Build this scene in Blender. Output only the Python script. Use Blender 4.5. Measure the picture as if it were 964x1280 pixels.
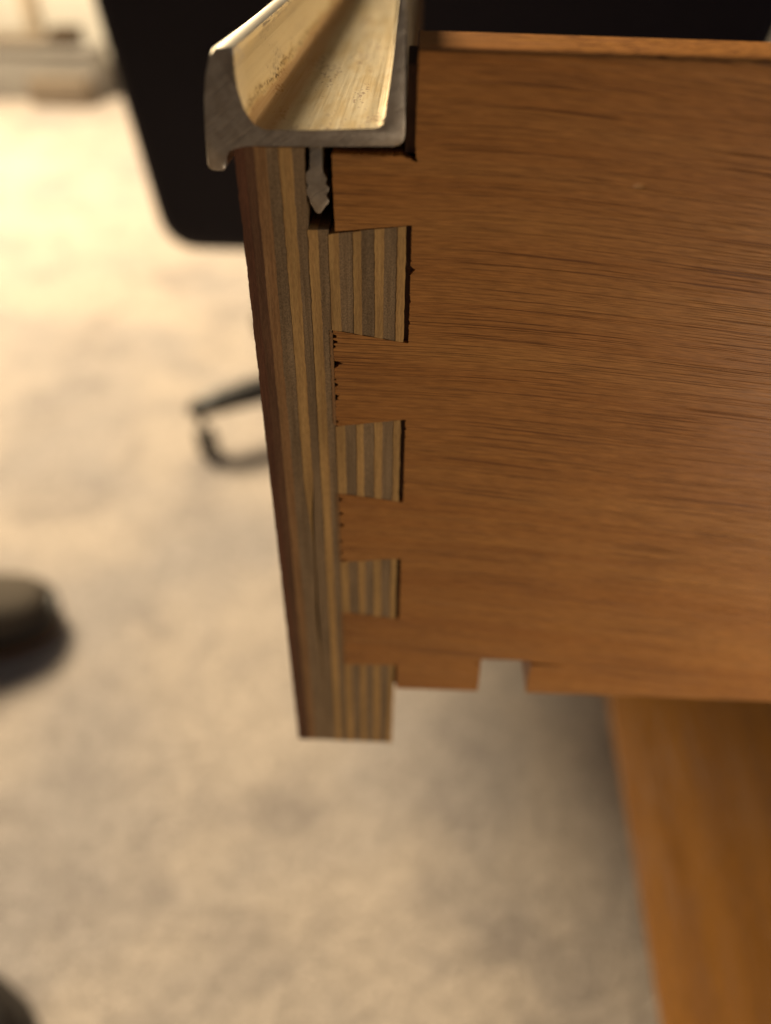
import bpy, bmesh, math, random
from mathutils import Vector, Matrix, noise

random.seed(7)
scene = bpy.context.scene
for o in list(bpy.data.objects):
    bpy.data.objects.remove(o)
COL = scene.collection
MM = 0.001

# ------------------------------------------------------------------ camera
# world: X along the drawer side, Y along the drawer front (away), Z up, origin level with the lens
cam_d = bpy.data.cameras.new('camera')
cam = bpy.data.objects.new('camera', cam_d)
COL.objects.link(cam)
scene.camera = cam
R = ((0.99916662, 0.03365614, -0.02309384),
     (0.0393235, -0.64204435, 0.76565835),
     (0.01094183, -0.7659284, -0.64283276))      # rows: world axes in (right, down, forward)
right = Vector((R[0][0], R[1][0], R[2][0]))
down = Vector((R[0][1], R[1][1], R[2][1]))
fwd = Vector((R[0][2], R[1][2], R[2][2]))
m = Matrix((right, -down, -fwd)).transposed().to_4x4()
m.translation = Vector((0, -0.0814, 0))
cam.matrix_world = m
cam_d.sensor_fit = 'VERTICAL'
cam_d.sensor_height = 36.0
cam_d.lens = 36.0 * 940.0 / 1280.0
cam_d.clip_start = 0.004
cam_d.clip_end = 50
cam_d.dof.use_dof = True
cam_d.dof.focus_distance = 0.088
cam_d.dof.aperture_fstop = 9.5
cam_d.dof.aperture_blades = 0

# ------------------------------------------------------------------ world, lamps, exposure
world = bpy.data.worlds.new('World')
scene.world = world
world.use_nodes = True
bg = world.node_tree.nodes['Background']
bg.inputs[0].default_value = (1.0, 0.89, 0.84, 1)
bg.inputs[1].default_value = 0.06

def area(name, loc, target, power, size, color):
    l = bpy.data.lights.new(name, 'AREA')
    l.shape = 'DISK'
    l.size = size
    l.energy = power
    l.color = color
    o = bpy.data.objects.new(name, l)
    COL.objects.link(o)
    o.location = loc
    o.rotation_euler = (Vector(target) - Vector(loc)).to_track_quat('-Z', 'Y').to_euler()
    return o

area('ceiling_lamp', (-1.62, 2.1, 1.4), (-0.5, 0.7, -0.6), 195, 1.0, (1.0, 0.81, 0.54))
area('side_fill', (0.16, -0.115, -0.12), (0.04, 0.03, -0.11), 0.215, 0.07, (1.0, 0.86, 0.68))  # unseen fill added close to the board so it brightens to the right
area('cool_fill', (1.5, -0.75, 1.1), (0.1, 0.1, -0.6), 2.8, 0.8, (0.80, 0.88, 1.0))  # unseen cool fill, added to grey the floor at lower right

scene.view_settings.view_transform = 'Standard'
scene.view_settings.look = 'None'
scene.view_settings.exposure = 0.0
scene.view_settings.gamma = 1.0
scene.view_settings.use_curve_mapping = False

# ------------------------------------------------------------------ helpers
def link(name, me, mat, parent=None):
    o = bpy.data.objects.new(name, me)
    COL.objects.link(o)
    if mat is not None and not me.materials:
        me.materials.append(mat)
    if parent is not None:
        o.parent = parent
    return o

def empty(name, loc=(0, 0, 0), rz=0.0):
    o = bpy.data.objects.new(name, None)
    o.empty_display_size = 0.02
    COL.objects.link(o)
    o.location = loc
    o.rotation_euler = (0, 0, rz)
    return o

def tag(o, label=None, cat=None, group=None, kind=None):
    if label: o['label'] = label
    if cat: o['category'] = cat
    if group: o['group'] = group
    if kind: o['kind'] = kind
    return o

def bm_mesh(bm, name, smooth=None):
    bmesh.ops.recalc_face_normals(bm, faces=bm.faces[:])
    me = bpy.data.meshes.new(name)
    bm.to_mesh(me)
    bm.free()
    if smooth is not None:
        me.polygons.foreach_set('use_smooth', [True] * len(me.polygons))
        me.set_sharp_from_angle(angle=math.radians(smooth))
    return me

def box_into(bm, lo, hi, bevel=0.0, seg=2):
    r = bmesh.ops.create_cube(bm, size=1.0)
    vs = r['verts']
    c = [(a + b) / 2 for a, b in zip(lo, hi)]
    s = [b - a for a, b in zip(lo, hi)]
    for v in vs:
        v.co = Vector((v.co[i] * s[i] + c[i] for i in range(3)))
    if bevel > 0:
        es = list({e for v in vs for e in v.link_edges})
        bmesh.ops.bevel(bm, geom=es, offset=bevel, segments=seg, profile=0.5, affect='EDGES')

def box(name, lo, hi, mat, parent=None, bevel=0.0, seg=2):
    bm = bmesh.new()
    box_into(bm, lo, hi, bevel, seg)
    return link(name, bm_mesh(bm, name, 40), mat, parent)

def prism_y(bm, pts, y0, y1, cap=True):
    """outline in (x, z), extruded along y"""
    a = [bm.verts.new((x, y0, z)) for x, z in pts]
    b = [bm.verts.new((x, y1, z)) for x, z in pts]
    n = len(pts)
    if cap:
        bm.faces.new(a)
        bm.faces.new(b[::-1])
    for i in range(n):
        j = (i + 1) % n
        bm.faces.new((a[i], b[i], b[j], a[j]))
    return a, b

def tube_mesh(name, pts, rads, seg=16):
    bm = bmesh.new()
    rings = []
    for i, (p, r) in enumerate(zip(pts, rads)):
        p = Vector(p)
        t = (Vector(pts[min(i + 1, len(pts) - 1)]) - Vector(pts[max(i - 1, 0)])).normalized()
        u = t.cross(Vector((0, 0, 1)))
        if u.length < 1e-4: u = Vector((1, 0, 0))
        u.normalize()
        w = t.cross(u)
        rx, rz = (r, r) if not isinstance(r, tuple) else r
        rings.append([bm.verts.new(p + u * rx * math.cos(2 * math.pi * k / seg) + w * rz * math.sin(2 * math.pi * k / seg)) for k in range(seg)])
    for a, b in zip(rings, rings[1:]):
        for k in range(seg):
            bm.faces.new((a[k], a[(k + 1) % seg], b[(k + 1) % seg], b[k]))
    bm.faces.new(rings[0]); bm.faces.new(rings[-1][::-1])
    return bm_mesh(bm, name, 50)

# ------------------------------------------------------------------ materials
class NT:
    def __init__(s, name):
        s.mat = bpy.data.materials.new(name)
        s.mat.use_nodes = True
        s.t = s.mat.node_tree
        s.bsdf = s.t.nodes['Principled BSDF']
    def n(s, kind, **kw):
        x = s.t.nodes.new(kind)
        for k, v in kw.items(): setattr(x, k, v)
        return x
    def put(s, sock, v):
        if isinstance(v, bpy.types.NodeSocket): s.t.links.new(v, sock)
        else: sock.default_value = v
    def coords(s, scale=1000.0, rot=(0, 0, 0)):
        tc = s.n('ShaderNodeTexCoord')
        mp = s.n('ShaderNodeMapping')
        mp.inputs['Scale'].default_value = (scale,) * 3
        mp.inputs['Rotation'].default_value = rot
        s.t.links.new(tc.outputs['Object'], mp.inputs['Vector'])
        return mp.outputs[0]
    def vmul(s, v, f):
        x = s.n('ShaderNodeVectorMath', operation='MULTIPLY')
        s.put(x.inputs[0], v); s.put(x.inputs[1], f)
        return x.outputs[0]
    def vadd(s, v, f):
        x = s.n('ShaderNodeVectorMath', operation='ADD')
        s.put(x.inputs[0], v); s.put(x.inputs[1], f)
        return x.outputs[0]
    def noise(s, v, scale=1.0, detail=2.0, rough=0.5, dist=0.0, color=False):
        x = s.n('ShaderNodeTexNoise')
        s.put(x.inputs['Vector'], v)
        x.inputs['Scale'].default_value = scale
        x.inputs['Detail'].default_value = detail
        x.inputs['Roughness'].default_value = rough
        x.inputs['Distortion'].default_value = dist
        return x.outputs['Color' if color else 'Fac']
    def math(s, op, a, b=0.0, clamp=False):
        x = s.n('ShaderNodeMath', operation=op, use_clamp=clamp)
        s.put(x.inputs[0], a); s.put(x.inputs[1], b)
        return x.outputs[0]
    def ramp(s, f, lo, hi, a=0.0, b=1.0):
        x = s.n('ShaderNodeMapRange')
        x.interpolation_type = 'SMOOTHSTEP'
        s.put(x.inputs[0], f)
        for i, v in ((1, lo), (2, hi), (3, a), (4, b)): s.put(x.inputs[i], v)
        return x.outputs[0]
    def mix(s, f, a, b, blend='MIX'):
        x = s.n('ShaderNodeMix', data_type='RGBA', blend_type=blend)
        s.put(x.inputs['Factor'], f)
        s.put(x.inputs['A'], a if isinstance(a, bpy.types.NodeSocket) else (*a, 1))
        s.put(x.inputs['B'], b if isinstance(b, bpy.types.NodeSocket) else (*b, 1))
        return x.outputs['Result']
    def bump(s, h, strength, dist):
        x = s.n('ShaderNodeBump')
        x.inputs['Strength'].default_value = strength
        x.inputs['Distance'].default_value = dist
        s.put(x.inputs['Height'], h)
        s.t.links.new(x.outputs[0], s.bsdf.inputs['Normal'])
    def out(s, color=None, rough=None, metal=None, spec=None):
        b = s.bsdf.inputs
        if color is not None: s.put(b['Base Color'], color if isinstance(color, bpy.types.NodeSocket) else (*color, 1))
        if rough is not None: s.put(b['Roughness'], rough)
        if metal is not None: s.put(b['Metallic'], metal)
        if spec is not None: s.put(b['Specular IOR Level'], spec)
        return s.mat

def wood_mat(name, c_dark, c_mid, c_light, pore, rough=0.55, rot=0.0, axis=0, k=1.0, spec=0.35, curve=False):
    """long grain along x (axis 0) or y (axis 1); coordinates in millimetres"""
    w = NT(name)
    v = w.coords(1000.0 * k, (0, rot, 0) if axis == 0 else (0, 0, rot))
    # slow wander of the grain
    wn = w.noise(w.vmul(v, (0.012, 0.02, 0.03)), 1.0, 1.0, 0.5, color=True)
    v = w.vadd(v, w.vmul(w.vadd(wn, (-0.5, -0.5, -0.5)), (0, 0, 5.0) if axis == 0 else (5.0, 0, 0)))
    if curve:       # the grain runs level at the joint and dips further back
        sx = w.n('ShaderNodeSeparateXYZ'); w.put(sx.inputs[0], v)
        xx = sx.outputs[0]
        th_ = w.math('MULTIPLY', w.math('TANH', w.math('DIVIDE', xx, 14.0)), 14.0)
        cb = w.n('ShaderNodeCombineXYZ')
        w.put(cb.inputs[2], w.math('MULTIPLY', w.math('SUBTRACT', xx, th_), 0.09))
        v = w.vadd(v, cb.outputs[0])
    def S(l, a, b): return (l, a, b) if axis == 0 else (b, l, a)
    band = w.noise(w.vmul(v, S(0.010, 0.10, 0.20)), 1.0, 4.0, 0.6)
    fine = w.noise(w.vmul(v, S(0.05, 0.8, 2.6)), 1.0, 3.0, 0.6)
    hair = w.noise(w.vmul(v, S(0.35, 3.0, 6.5)), 1.0, 2.0, 0.6)
    p1 = w.noise(w.vmul(v, S(0.038, 2.0, 6.0)), 1.0, 1.0, 0.5)
    p2 = w.noise(w.vadd(w.vmul(v, S(0.07, 2.5, 8.5)), (17.0, 3.0, 9.0)), 1.0, 1.0, 0.5)
    dens = w.noise(w.vmul(v, S(0.03, 0.1, 0.09)), 1.0, 2.0, 0.5)
    th = w.ramp(dens, 0.35, 0.66, 0.005, 0.055)
    pores1 = w.ramp(w.math('ADD', p1, th), 0.61, 0.70)
    pores2 = w.ramp(w.math('ADD', p2, th), 0.62, 0.74)
    pores = w.math('MAXIMUM', pores1, w.math('MULTIPLY', pores2, 0.75))
    col = w.mix(w.ramp(band, 0.30, 0.72), c_dark, c_light)
    col = w.mix(w.ramp(fine, 0.32, 0.68, 0.0, 0.75), col, c_mid)
    hs = w.n('ShaderNodeHueSaturation')
    w.put(hs.inputs['Color'], col)
    w.put(hs.inputs['Value'], w.ramp(hair, 0.25, 0.75, 0.74, 1.24))
    col = w.mix(w.math('MULTIPLY', pores, 0.72), hs.outputs[0], pore)
    h = w.math('SUBTRACT', w.math('MULTIPLY', hair, 0.35), pores)
    if curve:       # a small pale dent
        dv = w.n('ShaderNodeVectorMath', operation='DISTANCE')
        w.put(dv.inputs[0], w.vmul(w.coords(1000.0), (0.55, 0.0, 1.0))); w.put(dv.inputs[1], (23.1 * 0.55, 0.0, -23.7))
        dent = w.ramp(w.math('ADD', dv.outputs['Value'], w.math('MULTIPLY', hair, 0.25)), 0.22, 0.6, 1.0, 0.0)
        col = w.mix(w.math('MULTIPLY', dent, 0.45), col, (0.50, 0.27, 0.10))
        h = w.math('SUBTRACT', h, w.math('MULTIPLY', dent, 1.5))
    w.bump(h, 0.55, 0.00012)
    return w.out(col, w.ramp(fine, 0.3, 0.7, rough - 0.07, rough + 0.08), 0.0, spec)

M = {}
M['side'] = wood_mat('side_wood', (0.32, 0.120, 0.027), (0.365, 0.148, 0.036), (0.42, 0.185, 0.048), (0.11, 0.035, 0.009), 0.46, -0.012, spec=0.22, curve=True)
M['bench'] = wood_mat('bench_wood', (0.15, 0.058, 0.009), (0.21, 0.085, 0.013), (0.27, 0.112, 0.018), (0.12, 0.04, 0.01), 0.38, 0.03, axis=1, k=0.28)

def ply_mat(name, c1, c2, fleck, seed, coarse):
    w = NT(name)
    v = w.vadd(w.coords(1000.0), (seed, seed * 2.3, seed * 0.7))
    st = w.noise(w.vmul(v, (3.2, 0.3, 0.11)), 1.0, 3.0, 0.6)
    fi = w.noise(w.vmul(v, (6.0, 4.0, 5.0 if coarse else 1.2)), 1.0, 2.0, 0.65)
    patch = w.noise(w.vmul(v, (0.3, 0.3, 0.07)), 1.0, 2.0, 0.5)
    col = w.mix(w.ramp(st, 0.3, 0.7), c1, c2)
    hs = w.n('ShaderNodeHueSaturation')
    w.put(hs.inputs['Color'], col)
    w.put(hs.inputs['Value'], w.math('MULTIPLY', w.ramp(fi, 0.28, 0.72, 0.70 if coarse else 0.86, 1.28 if coarse else 1.13), w.ramp(patch, 0.3, 0.7, 0.85, 1.15)))
    fl = w.ramp(fi, 0.66, 0.76)
    col = w.mix(w.math('MULTIPLY', fl, 0.6 if coarse else 0.3), hs.outputs[0], fleck)
    w.bump(w.math('SUBTRACT', fi, fl), 0.6, 0.00008)
    return w.out(col, 0.72, 0.0, 0.25)

M['ply_light'] = [ply_mat('ply_long_grain', (0.37, 0.20, 0.066), (0.46, 0.262, 0.088), (0.2, 0.09, 0.03), s, False) for s in (1.0, 31.0)]
M['ply_grey'] = [ply_mat('ply_end_grain', (0.19, 0.116, 0.055), (0.26, 0.165, 0.082), (0.07, 0.035, 0.018), s, True) for s in (3.0, 47.0)]
M['ply_tan'] = ply_mat('ply_dull_tan', (0.24, 0.115, 0.042), (0.31, 0.16, 0.06), (0.12, 0.05, 0.02), 61.0, False)
M['ply_dark'] = ply_mat('ply_stained', (0.10, 0.045, 0.02), (0.15, 0.068, 0.03), (0.04, 0.012, 0.006), 71.0, False)
M['veneer'] = ply_mat('face_veneer', (0.10, 0.038, 0.017), (0.14, 0.054, 0.024), (0.05, 0.012, 0.006), 83.0, False)

def metal_mat():
    w = NT('aluminium')
    v = w.coords(1000.0)
    brush = w.noise(w.vmul(v, (4.0, 0.03, 4.0)), 1.0, 3.0, 0.6)
    grime = w.noise(w.vmul(v, (0.45, 0.10, 0.45)), 1.0, 4.0, 0.65)
    speck = w.noise(w.vmul(v, (2.6, 1.1, 2.6)), 1.0, 2.0, 0.6)
    clus = w.noise(w.vmul(v, (0.35, 0.07, 0.35)), 1.0, 1.0, 0.5)
    sp = w.ramp(w.math('ADD', speck, w.ramp(clus, 0.4, 0.7, 0.0, 0.17)), 0.68, 0.74)
    col = w.mix(w.ramp(grime, 0.42, 0.68), (0.56, 0.48, 0.33), (0.48, 0.37, 0.20))
    col = w.mix(w.math('MULTIPLY', sp, 0.85), col, (0.13, 0.07, 0.03))
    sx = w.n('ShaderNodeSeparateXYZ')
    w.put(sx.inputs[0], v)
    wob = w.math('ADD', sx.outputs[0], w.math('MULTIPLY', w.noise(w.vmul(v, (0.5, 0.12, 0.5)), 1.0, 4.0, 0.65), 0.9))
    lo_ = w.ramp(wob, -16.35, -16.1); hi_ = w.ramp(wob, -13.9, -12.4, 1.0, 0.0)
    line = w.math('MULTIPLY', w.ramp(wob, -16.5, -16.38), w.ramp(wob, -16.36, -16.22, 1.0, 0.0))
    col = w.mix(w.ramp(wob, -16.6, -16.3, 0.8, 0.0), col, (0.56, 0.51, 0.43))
    brown_band = w.math('MULTIPLY', w.math('MULTIPLY', lo_, hi_), 0.8)      # brown band along the channel's corner
    col = w.mix(brown_band, col, (0.33, 0.165, 0.045))
    col = w.mix(w.math('MULTIPLY', line, w.ramp(speck, 0.35, 0.6, 0.0, 0.8)), col, (0.10, 0.05, 0.02))
    w.bump(brush, 0.25, 0.00005)
    ro = w.ramp(brush, 0.3, 0.7, 0.42, 0.56)
    return w.out(col, w.math('ADD', ro, w.math('MULTIPLY', sp, 0.3)), w.math('SUBTRACT', w.math('SUBTRACT', 0.9, w.math('MULTIPLY', sp, 0.8)), w.math('MULTIPLY', brown_band, 0.6), True))
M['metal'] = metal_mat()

def saw_mat():
    w = NT('sawn_aluminium')
    v = w.coords(1000.0, (0, math.radians(35), 0))
    saw = w.noise(w.vmul(v, (0.25, 1.0, 6.0)), 1.0, 4.0, 0.65)
    ox = w.noise(w.vmul(v, (0.8, 0.8, 0.8)), 1.0, 3.0, 0.6)
    col = w.mix(w.ramp(ox, 0.35, 0.65), (0.42, 0.35, 0.275), (0.34, 0.275, 0.21))
    w.bump(saw, 0.6, 0.00010)
    return w.out(col, w.ramp(saw, 0.3, 0.7, 0.32, 0.5), 0.9)
M['sawn'] = saw_mat()

def carpet_mat():
    w = NT('carpet')
    v = w.coords(1.0)
    big = w.noise(v, 4.5, 3.0, 0.55, 0.4)
    med = w.noise(w.vadd(v, (3.1, 1.7, 0)), 10.0, 2.5, 0.6, 0.6)
    tuft = w.noise(v, 420.0, 2.0, 0.6)
    pile = w.noise(v, 90.0, 3.0, 0.6)
    col = w.mix(w.ramp(big, 0.35, 0.68), (0.61, 0.525, 0.45), (0.47, 0.42, 0.39))
    col = w.mix(w.ramp(med, 0.46, 0.74, 0.0, 0.6), col, (0.33, 0.29, 0.275))
    hs = w.n('ShaderNodeHueSaturation')
    w.put(hs.inputs['Color'], col)
    w.put(hs.inputs['Value'], w.math('MULTIPLY', w.ramp(tuft, 0.3, 0.7, 0.75, 1.2), w.ramp(pile, 0.3, 0.7, 0.88, 1.1)))
    w.bump(w.math('ADD', tuft, pile), 0.8, 0.006)
    return w.out(hs.outputs[0], 0.95, 0.0, 0.1)
M['carpet'] = carpet_mat()

def plain(name, c1, c2, scale, rough, metal=0.0, bump=0.0, spec=0.4):
    w = NT(name)
    v = w.coords(1.0)
    f = w.noise(v, scale, 4.0, 0.6)
    col = w.mix(w.ramp(f, 0.3, 0.7), c1, c2)
    if bump: w.bump(f, 0.5, bump)
    return w.out(col, w.ramp(f, 0.3, 0.7, rough - 0.06, rough + 0.06), metal, spec)

M['wall'] = plain('wall_paint', (0.78, 0.74, 0.66), (0.82, 0.78, 0.70), 9, 0.8, bump=0.001)
M['trim'] = plain('trim_paint', (0.62, 0.52, 0.40), (0.66, 0.56, 0.43), 9, 0.6)
M['skirt'] = plain('skirting_paint', (0.36, 0.33, 0.29), (0.40, 0.37, 0.33), 9, 0.6)
M['black_fabric'] = plain('black_upholstery', (0.012, 0.009, 0.013), (0.020, 0.015, 0.020), 300, 0.6, bump=0.0006, spec=0.2)
M['black_plastic'] = plain('black_plastic', (0.02, 0.018, 0.016), (0.03, 0.027, 0.024), 60, 0.4)
M['steel'] = plain('dark_steel', (0.18, 0.17, 0.16), (0.22, 0.21, 0.2), 60, 0.35, 1.0)
M['suede'] = plain('grey_suede', (0.085, 0.070, 0.055), (0.115, 0.095, 0.075), 160, 0.85, bump=0.001, spec=0.15)
M['black_leather'] = plain('black_leather', (0.012, 0.009, 0.008), (0.022, 0.017, 0.014), 120, 0.5, bump=0.0005)
M['brown_sole'] = plain('brown_sole', (0.09, 0.045, 0.02), (0.13, 0.065, 0.03), 90, 0.7, bump=0.0005)
M['greybox'] = plain('pale_plastic', (0.30, 0.28, 0.26), (0.36, 0.34, 0.31), 20, 0.5)
M['card'] = plain('cardboard', (0.20, 0.16, 0.12), (0.24, 0.19, 0.14), 30, 0.8)
M['darkcase'] = plain('dark_case', (0.045, 0.025, 0.01), (0.07, 0.04, 0.015), 40, 0.5)

# ------------------------------------------------------------------ the setting
def sheet(name, pts, mat):
    me = bpy.data.meshes.new(name)
    me.from_pydata(pts, [], [(0, 1, 2, 3)])
    return tag(link(name, me, mat), kind='structure')
FL = -0.62
sheet('floor', [(-4, -2, FL), (3, -2, FL), (3, 3.1, FL), (-4, 3.1, FL)], M['carpet'])
wall = box('wall_back', (-4, 3.06, FL), (3, 3.2, 1.9), M['wall'])
tag(wall, kind='structure')
box('skirting_board', (-4, 3.04, FL), (3, 3.062, FL + 0.10), M['skirt'], wall, 0.004)
box('trim', (-1.405, 3.03, FL + 0.102), (-1.355, 3.062, 1.9), M['trim'], wall, 0.004)

# ------------------------------------------------------------------ the drawer
L = 0.36            # length of the drawer front along y
T = 12.0            # thickness of the drawer side (mm)
ZT, ZB = -20.75, -125.6
drawer = tag(empty('drawer', (0, 0, 0)), 'reddish brown plywood drawer corner with dovetail joint and aluminium handle rail', 'drawer')

def nz(a, b=0.0, c=0.0):
    return noise.noise(Vector((a, b, c)))

XS = [-18.4, -17.35, -16.35, -15.15, -13.75, -12.5, -11.3, -10.2, -9.08, -7.9, -6.42, -5.45, -4.1, -3.0, -1.55, -0.68]
#      veneer  dark    tan    grey    light  grey   light  grey   light  grey  light  grey  light  grey   light
def edge_x(i, z):
    """wandering ply bond line i at height z (mm)"""
    if i == 8: return XS[8] + 0.05 * nz(z * 0.35, 3.3)
    amp = 0.05 if i in (0, 15) else 0.13
    x = XS[i] + amp * nz(z * 0.045, i * 7.1) + 0.07 * nz(z * 0.4, i * 3.7) + 0.06 * nz(z * 1.3, i * 5.1) + 0.04 * nz(z * 3.1, i * 2.9)
    s = min(1.0, max(0.0, (-z - 62.0) / 17.0))           # one light veneer runs out towards the bottom
    s = s * s * (3 - 2 * s)
    gap = 0.20 * math.exp(-((z + 91.0) / 10.0) ** 2)      # and leaves an open void
    if i == 4: return x * (1 - s) + s * (-13.0 + 0.25 * nz(z * 0.06, 99) - gap)
    if i == 5: return x * (1 - s) + s * (-13.0 + 0.25 * nz(z * 0.06, 99) + gap)
    return x

PINS = [((-29.4, -40.6), (-28.3, -42.0)), ((-54.2, -65.2), (-52.9, -66.4)), ((-78.5, -89.5), (-77.4, -90.6)), ((-102.6, -125.6), (-102.4, -125.6))]
XL, XR = -9.0, -0.5
def pin_z(k, x):
    (a, b), (c, d) = PINS[k]
    t = (x - XL) / (XR - XL)
    return a + (c - a) * t, b + (d - b) * t

def strip(bm, i, ztop, zbot, y0, y1, n):
    """a piece of ply layer i; ztop / zbot are functions of x"""
    xa, xb = XS[i], XS[i + 1]
    rows = []
    for s in range(n + 1):
        t = s / n
        row = []
        for e, x in ((i, xa), (i + 1, xb)):
            zt, zb = ztop(x), zbot(x)
            z = zt + (zb - zt) * t
            xx = edge_x(e, z)
            if s in (0, n): z += 0.10 * nz(xx * 3.1, s * 1.7, i)
            row.append((xx, z))
        if i == 4:          # only the neighbours go on where this veneer has run out
            s_ = min(1.0, max(0.0, (-row[0][1] - 62.0) / 17.0))
            row[1] = (row[0][0] + (row[1][0] - row[0][0]) * (1 - s_ * s_ * (3 - 2 * s_)), row[1][1])
        if row[1][0] - row[0][0] < 0.004: row[1] = (row[0][0] + 0.004, row[1][1])
        rows.append(row)
    v = [[[bm.verts.new((x * MM, y * MM, z * MM)) for x, z in r] for r in rows] for y in (y0, y1)]
    for s in range(n):
        for q in (0, 1):
            bm.faces.new((v[q][s][0], v[q][s][1], v[q][s + 1][1], v[q][s + 1][0]))
        bm.faces.new((v[0][s][0], v[0][s + 1][0], v[1][s + 1][0], v[1][s][0]))
        bm.faces.new((v[0][s][1], v[0][s + 1][1], v[1][s + 1][1], v[1][s][1]))
    for s in (0, n):
        bm.faces.new((v[0][s][0], v[0][s][1], v[1][s][1], v[1][s][0]))

KIND = ['veneer', 'ply_dark', 'ply_tan'] + ['ply_grey', 'ply_light'] * 6
front = None
LMM = L * 1000
for i in range(15):
    bm = bmesh.new()
    mat = M[KIND[i]]
    if isinstance(mat, list): mat = mat[(i // 2) % 2]
    y0 = {'ply_grey': 0.06, 'ply_light': 0.0}.get(KIND[i], 0.02) + 0.03 * random.random()
    if i < 8:
        top = (lambda x: -28.95) if i in (6, 7) else (lambda x: ZT)   # the groove for the rail's tongue
        strip(bm, i, top, lambda x: ZB, y0, LMM, 300)
    else:
        for k in range(4):
            strip(bm, i, lambda x: pin_z(k, x)[0], lambda x: pin_z(k, x)[1], y0, T + 0.3, 48)
        strip(bm, i, (lambda x: -28.95) if i == 8 else (lambda x: ZT), lambda x: ZB, T + 0.3, LMM, 40)
    me = bm_mesh(bm, 'ply_layer')
    if i == 0:
        front = link('front_panel', me, mat, drawer)
        front['label'] = 'plywood drawer front seen on its striped edge'
    else:
        link('ply_layer', me, mat, front)

# drawer side: outline in (x, z), millimetres, ragged where the veneer tore out
def ragged(p, q, amp, step, seed, burst=0.0, hits=()):
    """points from p to q (q excluded) pushed sideways unevenly"""
    p, q = Vector(p), Vector(q)
    d = q - p
    n = max(2, int(d.length / step))
    nrm = Vector((-d.y, d.x)).normalized()
    out = [tuple(p)]
    rr = random.Random(seed)
    for k in range(1, n):
        t = (k + rr.uniform(-0.3, 0.3)) / n
        o = amp * nz(k * 0.9, seed) + amp * 0.6 * rr.uniform(-1, 1)
        if burst:
            o += burst * max(0.0, nz(k * 0.31, seed + 40.5) - 0.08) * max(0.0, 0.55 + 1.5 * nz(k * 0.07, seed + 9.3)) * rr.uniform(0.6, 1.2)
        zc = (p + d * t).y
        for hz, ha, hw in hits:
            o += ha * math.exp(-((zc - hz) / hw) ** 4) * rr.uniform(0.75, 1.1)
        out.append(tuple(p + d * t + nrm * o))
    return out

HITS = [((-41.5, 0.45, 0.16), (-42.15, 0.62, 0.2), (-42.8, 0.35, 0.2), (-44.9, 1.0, 0.17), (-45.25, 0.5, 0.3), (-48.0, 0.42, 0.25), (-49.6, 0.6, 0.18), (-50.0, 0.38, 0.2), (-53.4, 0.3, 0.15)),
        ((-66.3, 0.5, 0.28), (-68.9, 0.65, 0.24), (-71.1, 0.68, 0.26), (-74.2, 0.3, 0.35), (-76.5, 0.4, 0.25), (-78.1, 0.9, 0.18)),
        ((-92.5, 0.25, 0.25), (-97.0, 0.2, 0.3))]
out = []
zt = lambda x: -11.85 - 0.0115 * x
zb = lambda x: -108.75 + 0.012 * x
SR = -0.12                                   # right end of the sockets
out += ragged((0.05, zt(0)), (0.02, -20.4), 0.05, 0.5, 1)
out += ragged((0.02, -20.4), (0.25, -21.9), 0.16, 0.25, 2)
out += ragged((0.25, -21.9), (-1.1, -21.35), 0.10, 0.25, 3)
out += ragged((-1.1, -21.35), (-8.45, -21.3), 0.13, 0.25, 4)
out += ragged((-8.45, -21.3), (-8.35, -28.6), 0.05, 0.4, 5)
for k in range(4):
    (a, b), (c, d) = PINS[k]
    le = -8.35 if k == 0 else -8.98
    g = 0.05
    out += ragged((le, a + 0.3 + g if k == 0 else a + g), (SR, c + 0.06 + g), 0.035, 0.3, 10 + k)
    if k < 3:
        out += ragged((SR + 0.05, c + 0.05), (SR + 0.1, d - 0.1), 0.05, 0.14, 20 + k, (0.9, 0.9, 0.4)[k])
        out += ragged((SR, d - g - 0.05), (-8.98, b - g), 0.035, 0.3, 30 + k)
        out += ragged((-8.98, b - g), (-8.98, PINS[k + 1][0][0] + g), 0.035, 0.10, 40 + k, (0.5, 0.5, 0.3)[k], HITS[k])
    else:
        out += ragged((SR, c + 0.02), (SR - 0.05, zb(0)), 0.07, 0.3, 24)
nl, nr, ntop = 14.0, 22.35, -99.85
out += ragged((SR - 0.05, zb(0)), (nl + 0.15, zb(nl)), 0.04, 0.8, 50)
out += ragged((nl + 0.15, zb(nl)), (nl + 0.05, ntop - 1.5), 0.07, 0.35, 51)
out += [(nl, ntop - 1.5), (nl - 1.4, ntop - 1.15), (nl, ntop - 0.9)]
out += ragged((nl, ntop), (nr, ntop + 0.05), 0.04, 0.5, 52)
out += [(nr, ntop + 0.05), (nr + 0.02, ntop - 0.55), (nr + 3.0, ntop - 0.62), (nr + 6.5, ntop - 0.85), (nr + 3.0, ntop - 0.95)]
out += ragged((nr + 0.05, ntop - 1.2), (nr + 0.15, zb(nr)), 0.07, 0.35, 53)
out += ragged((nr + 0.15, zb(nr)), (340, zb(120)), 0.05, 3.0, 54)
out += [(340, zb(120)), (340, zt(340))]
bm = bmesh.new()
a, b = prism_y(bm, [(x * MM, z * MM) for x, z in out], 0.0, T * MM)
bm.edges.ensure_lookup_table()
top = [e for e in bm.edges if {e.verts[0], e.verts[1]} in ({a[0], a[-1]}, {b[0], b[-1]})]
bmesh.ops.bevel(bm, geom=top, offset=2.0 * MM, segments=8, profile=0.5, affect='EDGES')
side = link('side_panel', bm_mesh(bm, 'side_panel', 35), M['side'], drawer)
side['label'] = 'reddish brown wooden drawer side with dovetails and a notch in its bottom edge'

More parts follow.
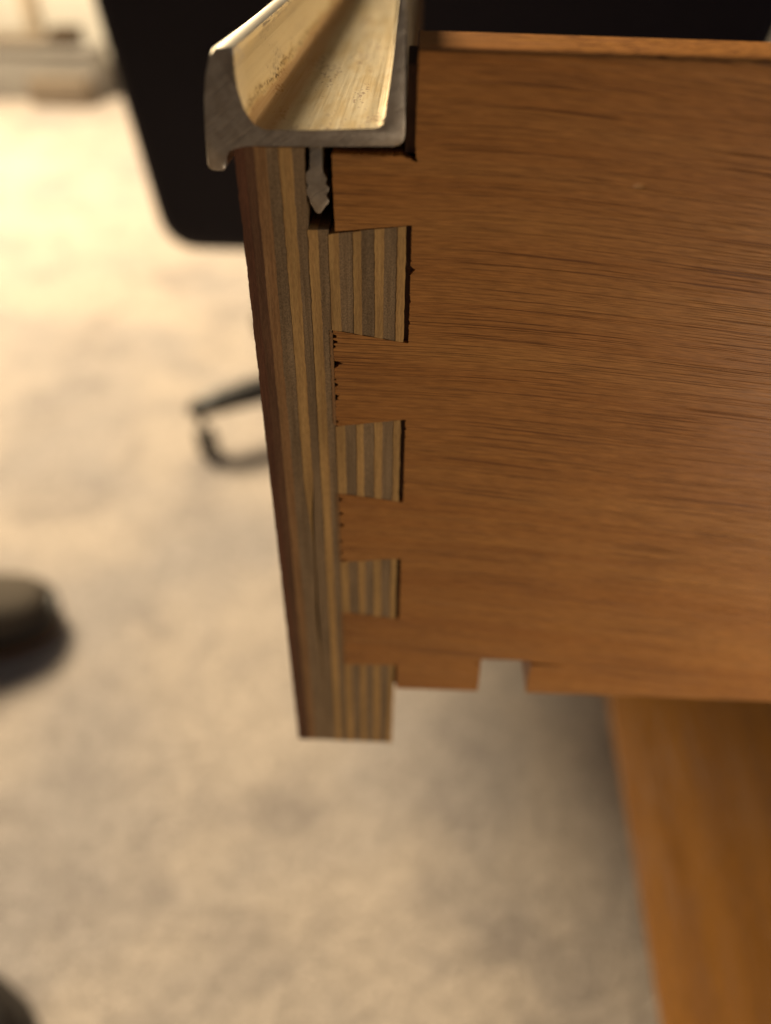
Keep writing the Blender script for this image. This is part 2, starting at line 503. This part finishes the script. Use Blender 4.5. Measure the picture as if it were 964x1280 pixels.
# torn remnants of a light veneer along the shoulder of the tails
for k in range(3):
    za, zb_ = PINS[k][0][1] - 0.1, PINS[k + 1][0][0] + 0.15
    pl = ragged((-9.36, za), (-9.36, zb_), 0.10, 0.2, 60 + k) + ragged((-9.02, zb_), (-9.02, za), 0.03, 0.3, 70 + k)
    bm = bmesh.new()
    prism_y(bm, [(x * MM, z * MM) for x, z in pl], -0.00001, 0.0008)
    link('torn_veneer', bm_mesh(bm, 'torn_veneer'), M['ply_tan'], front)

# dark filler added in the open gaps, standing in for their shade
M['filler'] = plain('gap_shade', (0.05, 0.02, 0.010), (0.085, 0.036, 0.018), 900, 0.7)
for k in range(4):
    (za, zb_), (zc, zd) = PINS[k]
    box('gap_filler', (-0.8 * MM, 0.7 * MM, (zd - 0.4 if k < 3 else -108.3) * MM), (1.3 * MM, 11.9 * MM, (zc + 0.5) * MM), M['filler'], side)
box('gap_filler', (-1.0 * MM, 0.9 * MM, -21.2 * MM), (0.8 * MM, 11.9 * MM, -13.4 * MM), M['filler'], side)  # same added filler, darkens the slit beside the rail wall

# aluminium handle rail, outline in millimetres
rail_pts = [(-21.27, -22.5), (-21.05, -19.5), (-20.72, -16.5), (-20.3, -14.5), (-19.85, -12.95), (-19.65, -12.5), (-19.35, -12.28), (-17.95, -12.16), (-17.55, -12.3), (-17.45, -12.6), (-17.52, -13.0),
            (-17.68, -14.2), (-17.35, -15.5), (-16.95, -17.2), (-16.6, -18.2), (-16.2, -18.75), (-15.7, -19.05), (-15.0, -19.12), (-10, -19.05), (-4.1, -18.95), (-3.5, -18.8), (-3.1, -18.5), (-2.94, -18.0),
            (-2.46, -12.9), (-2.1, -8.8), (-2.0, -7.8), (-1.85, -7.5), (-1.45, -7.5), (-1.3, -7.8), (-1.24, -10), (-1.12, -17.0), (-1.05, -19.3), (-1.2, -19.95), (-1.6, -20.3), (-2.2, -20.4),
            (-9.4, -20.55), (-10.7, -20.58), (-16.9, -20.66), (-18.3, -20.75), (-18.95, -21.0), (-19.3, -21.5), (-19.38, -22.2), (-19.42, -22.8), (-19.65, -23.08), (-20.3, -23.12), (-20.9, -23.05), (-21.18, -22.85)]
tongue_pts = [(-10.66, -20.5), (-10.7, -22.7), (-10.85, -23.0), (-11.22, -23.15), (-11.28, -24.05), (-11.05, -24.2), (-10.98, -24.55), (-11.27, -24.75), (-11.27, -25.35), (-10.95, -25.6), (-10.9, -26.2), (-10.35, -27.15),
              (-10.05, -27.3), (-9.8, -27.2), (-9.25, -26.45), (-8.95, -26.15), (-8.92, -25.8), (-9.2, -25.55), (-9.18, -25.2), (-8.88, -24.95), (-8.9, -24.5), (-9.22, -24.3), (-9.2, -23.95), (-9.0, -23.75), (-9.42, -23.2), (-9.48, -22.8), (-9.44, -20.5)]
def extrude_rail(name, pts, y0, y1, parent, bev, lip=False):
    bm = bmesh.new()
    a, b = prism_y(bm, [(x * MM, z * MM) for x, z in pts], y0, y1)
    aset = set(a)
    es = [e for e in bm.edges if e.verts[0] in aset and e.verts[1] in aset]
    bmesh.ops.bevel(bm, geom=es, offset=bev, segments=2, profile=0.5, affect='EDGES')
    if lip:
        for v_ in bm.verts:                      # the near end of the lip is ground down a little
            if v_.co.y < 0.01 and v_.co.x < -0.015 and v_.co.z > -0.0142:
                v_.co.y += (v_.co.z + 0.0142) * 0.55
    me = bm_mesh(bm, name, 32)
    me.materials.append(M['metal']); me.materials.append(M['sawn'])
    for p in me.polygons:
        if p.normal.y < -0.9: p.material_index = 1
    o = bpy.data.objects.new(name, me)
    COL.objects.link(o)
    o.parent = parent
    return o
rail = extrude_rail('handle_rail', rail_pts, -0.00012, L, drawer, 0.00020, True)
rail['label'] = 'aluminium handle rail with an open channel along the top of the drawer front'
tongue = extrude_rail('barbed_tongue', tongue_pts, 0.0002, L, rail, 0.00006)
tongue['label'] = 'barbed aluminium tongue pressed into the groove'

# ------------------------------------------------------------------ low wooden bench under the drawer
bench = tag(empty('wooden_bench', (0.30, 0.2, FL)), 'glossy orange brown wooden bench board below the drawer side', 'bench')
def child_box(name, lo, hi, mat, parent, bevel=0.0, seg=2):
    o = box(name, lo, hi, mat, None, bevel, seg)
    o.parent = parent
    o.matrix_parent_inverse = Matrix.Translation(parent.location).inverted()
    return o
bm = bmesh.new()      # board with a deeply undercut edge
prism_y(bm, [(0.1225, -0.350), (0.1208, -0.3505), (0.120, -0.352), (0.1212, -0.3536), (0.168, -0.378), (0.46, -0.378), (0.46, -0.350)], -0.25, 0.62)
sb = link('seat_board', bm_mesh(bm, 'seat_board', 30), M['bench'], bench)
sb.matrix_parent_inverse = Matrix.Translation(bench.location).inverted()
for x in (0.30, 0.42):
    for y in (-0.2, 0.55):
        child_box('leg', (x - 0.022, y - 0.022, FL), (x + 0.022, y + 0.022, -0.3782), M['bench'], bench, 0.003)

bench.rotation_euler = (0, 0, -0.05)

# ------------------------------------------------------------------ office chair
chair = tag(empty('office_chair', (-0.030, 0.933, FL)), 'black office chair turned away behind the drawer, on a star base with casters', 'chair')
cinv = Matrix.Translation(chair.location).inverted()
def cpart(o, parent=chair):
    o.parent = parent
    o.matrix_parent_inverse = cinv if parent is chair else Matrix()
    return o
# backrest: rounded, slightly tapering outline with a soft edge, curved in plan
def rounded_outline(corners, r, n=10):
    pts = []
    m_ = len(corners)
    for i in range(m_):
        p, c, q = (Vector(corners[(i + d) % m_]) for d in (-1, 0, 1))
        a_ = c + (p - c).normalized() * r
        b_ = c + (q - c).normalized() * r
        for k in range(n + 1):
            t = k / n
            pts.append((a_ * (1 - t) ** 2 + c * 2 * t * (1 - t) + b_ * t * t))
    return pts
ol = rounded_outline([(-0.226, -0.265), (0.245, -0.265), (0.335, 0.36), (-0.30, 0.36)], 0.035)
bm = bmesh.new()
cen = Vector((0.015, 0.05))
rings = []
for s_, y in ((0.90, 0.0), (0.965, 0.006), (0.99, 0.016), (1.0, 0.03), (0.99, 0.048), (0.96, 0.06), (0.88, 0.068)):
    ring = []
    for p in ol:
        d = p - cen
        q = cen + Vector((d.x * (1 - (1 - s_) * 0.6), d.y * (1 - (1 - s_) * 0.5)))
        ring.append(bm.verts.new((q.x, 0.60 + y - 0.35 * (q.x - cen.x) ** 2 + 0.02 * (q.y + 0.26), q.y)))
    rings.append(ring)
n_ = len(ol)
for r1, r2 in zip(rings, rings[1:]):
    for k in range(n_):
        bm.faces.new((r1[k], r1[(k + 1) % n_], r2[(k + 1) % n_], r2[k]))
bm.faces.new(rings[0]); bm.faces.new(rings[-1][::-1])
cpart(link('backrest', bm_mesh(bm, 'backrest', 60), M['black_fabric']))
cpart(box('seat', (-0.24, 0.685, -0.25), (0.25, 1.16, -0.175), M['black_fabric'], None, 0.03, 4))
cpart(link('spine_bar', tube_mesh('spine_bar', [(0.0, 0.90, -0.262), (0.0, 0.72, -0.262), (0.005, 0.69, -0.24), (0.01, 0.672, -0.15), (0.01, 0.668, -0.05)], [(0.03, 0.008)] * 5), M['black_plastic']))
cpart(link('column', tube_mesh('column', [(-0.030, 0.933, -0.535), (-0.030, 0.933, -0.42), (-0.030, 0.933, -0.4199), (-0.030, 0.933, -0.251)], [0.025, 0.025, 0.015, 0.015]), M['steel']))
cpart(link('hub', tube_mesh('hub', [(-0.030, 0.933, -0.555), (-0.030, 0.933, -0.505)], [0.042, 0.034]), M['black_plastic']))
base_dir = math.atan2(-0.048, -0.083)
leg_me = tube_mesh('leg', [(0.03, 0, 0.074), (0.12, 0, 0.073), (0.21, 0, 0.071), (0.27, 0, 0.068), (0.297, 0, 0.065), (0.306, 0, 0.060)],
                   [(0.028, 0.022), (0.026, 0.021), (0.021, 0.018), (0.018, 0.0155), (0.014, 0.0125), (0.007, 0.006)])
stem_me = tube_mesh('caster_stem', [(0, 0, 0.063), (0, 0, 0.038)], [0.0055, 0.0055])
def wheel_mesh():
    bm = bmesh.new()
    prof = [(-0.005, 0.005), (-0.005, 0.0165), (-0.0035, 0.0195), (0.0035, 0.0195), (0.005, 0.0165), (0.005, 0.005)]
    seg = 28
    rr = [[bm.verts.new((r * math.cos(2 * math.pi * k / seg), x, r * math.sin(2 * math.pi * k / seg))) for k in range(seg)] for x, r in prof]
    for p, q in zip(rr, rr[1:] + rr[:1]):
        for k in range(seg):
            bm.faces.new((p[k], p[(k + 1) % seg], q[(k + 1) % seg], q[k]))
    return bm_mesh(bm, 'caster_wheel', 40)
wheel_me = wheel_mesh()
for me_ in (leg_me, wheel_me): me_.materials.append(M['black_plastic'])
stem_me.materials.append(M['steel'])
for k in range(5):
    lg = bpy.data.objects.new('leg', leg_me); COL.objects.link(lg)
    lg.parent = chair
    ang = base_dir + k * 2 * math.pi / 5
    lg.rotation_euler = (0, 0, ang)
    st = bpy.data.objects.new('caster_stem', stem_me); COL.objects.link(st)
    st.parent = lg; st.location = (0.292, 0, 0)
    swivel = math.radians(-62) - ang if k == 0 else math.radians(40 + 77 * k)
    for sgn in (-1, 1):
        w_ = bpy.data.objects.new('caster_wheel', wheel_me); COL.objects.link(w_)
        w_.parent = lg
        off = Vector((0.014, sgn * 0.0075, 0)); off.rotate(Matrix.Rotation(swivel, 3, 'Z'))
        w_.location = (0.292 + off.x, off.y, 0.0198)
        w_.rotation_euler = (0, 0, swivel)

# ------------------------------------------------------------------ shoes on the carpet
def loft_x(name, secs, seg=32, e=2.4):
    """closed body along x; secs = (x, centre y, half width, z bottom, z top)"""
    bm = bmesh.new()
    rings = []
    for x, cy, hw, zb_, zt_ in secs:
        ring = []
        for k in range(seg):
            a_ = 2 * math.pi * k / seg
            c_, s_ = math.cos(a_), math.sin(a_)
            cc = math.copysign(abs(c_) ** (2 / e), c_); ss = math.copysign(abs(s_) ** (2 / e), s_)
            ring.append(bm.verts.new((x, cy + hw * cc, (zb_ + zt_) / 2 + (zt_ - zb_) / 2 * ss)))
        rings.append(ring)
    for p, q in zip(rings, rings[1:]):
        for k in range(seg):
            bm.faces.new((p[k], p[(k + 1) % seg], q[(k + 1) % seg], q[k]))
    bm.faces.new(rings[0]); bm.faces.new(rings[-1][::-1])
    return bm_mesh(bm, name, 60)
def shoe_secs(z0, z1, grow, tops=None):
    base = [(0.0, 0.012), (-0.004, 0.024), (-0.012, 0.034), (-0.03, 0.044), (-0.06, 0.050), (-0.10, 0.050), (-0.15, 0.043), (-0.20, 0.038), (-0.25, 0.036), (-0.275, 0.030), (-0.285, 0.014)]
    res = []
    for i, (x, w_) in enumerate(base):
        zt_ = z1 if tops is None else tops[i]
        res.append((x + (grow if x > -0.14 else -grow), 0.004 * math.sin(x * 14), w_ + grow, z0, zt_))
    return res
def make_shoe(loc, rz, upper, rand, sole, label):
    s_ = tag(empty('shoe', loc, rz), label, 'shoe')
    link('sole', loft_x('sole', shoe_secs(0.0, 0.018, 0.001), e=6), sole, s_)
    link('rand', loft_x('rand', shoe_secs(0.014, 0.045, 0.0025), e=4), rand, s_)
    link('upper', loft_x('upper', shoe_secs(0.024, 0, -0.002, [0.046, 0.056, 0.063, 0.068, 0.075, 0.085, 0.098, 0.105, 0.105, 0.10, 0.085]), e=2.6), upper, s_)
    s_.scale = (0.84,) * 3
    return s_
make_shoe((-0.366, 0.452, FL), math.radians(14), M['suede'], M['black_leather'], M['brown_sole'], 'grey shoe with dark rim and brown sole at the left edge, below the chair')
make_shoe((-0.238, 0.045, FL), math.radians(-22), M['black_leather'], M['black_leather'], M['black_leather'], 'black shoe toe poking into the bottom left corner')

# ------------------------------------------------------------------ things by the far wall
tub = tag(empty('storage_box', (-1.5, 2.95, FL)), 'pale grey low storage box against the far wall', 'box')
tinv = Matrix.Translation(tub.location).inverted()
for nm, lo, hi, mt in (('body', (-1.9, 2.90, FL), (-1.13, 3.03, -0.475), M['greybox']), ('lid', (-1.905, 2.892, -0.4748), (-1.125, 3.035, -0.452), M['greybox'])):
    o = box(nm, lo, hi, mt, None, 0.006, 3)
    o.parent = tub; o.matrix_parent_inverse = tinv
tag(box('cardboard_box', (-1.345, 2.80, FL), (-1.14, 2.888, -0.535), M['card'], None, 0.003), 'small brown cardboard box on the carpet before the grey storage box', 'box')
tag(box('tray', (-1.85, 2.905, -0.4515), (-1.285, 3.02, -0.425), M['card'], None, 0.004), 'flat tan tray lying on the grey storage box', 'tray')
tag(box('dark_case', (-1.275, 2.91, -0.4515), (-1.185, 3.0, -0.402), M['darkcase'], None, 0.006), 'small dark brown case lying on the grey storage box', 'case')

scene.render.engine = 'CYCLES'
scene.cycles.use_denoising = True
scene.cycles.max_bounces = 8
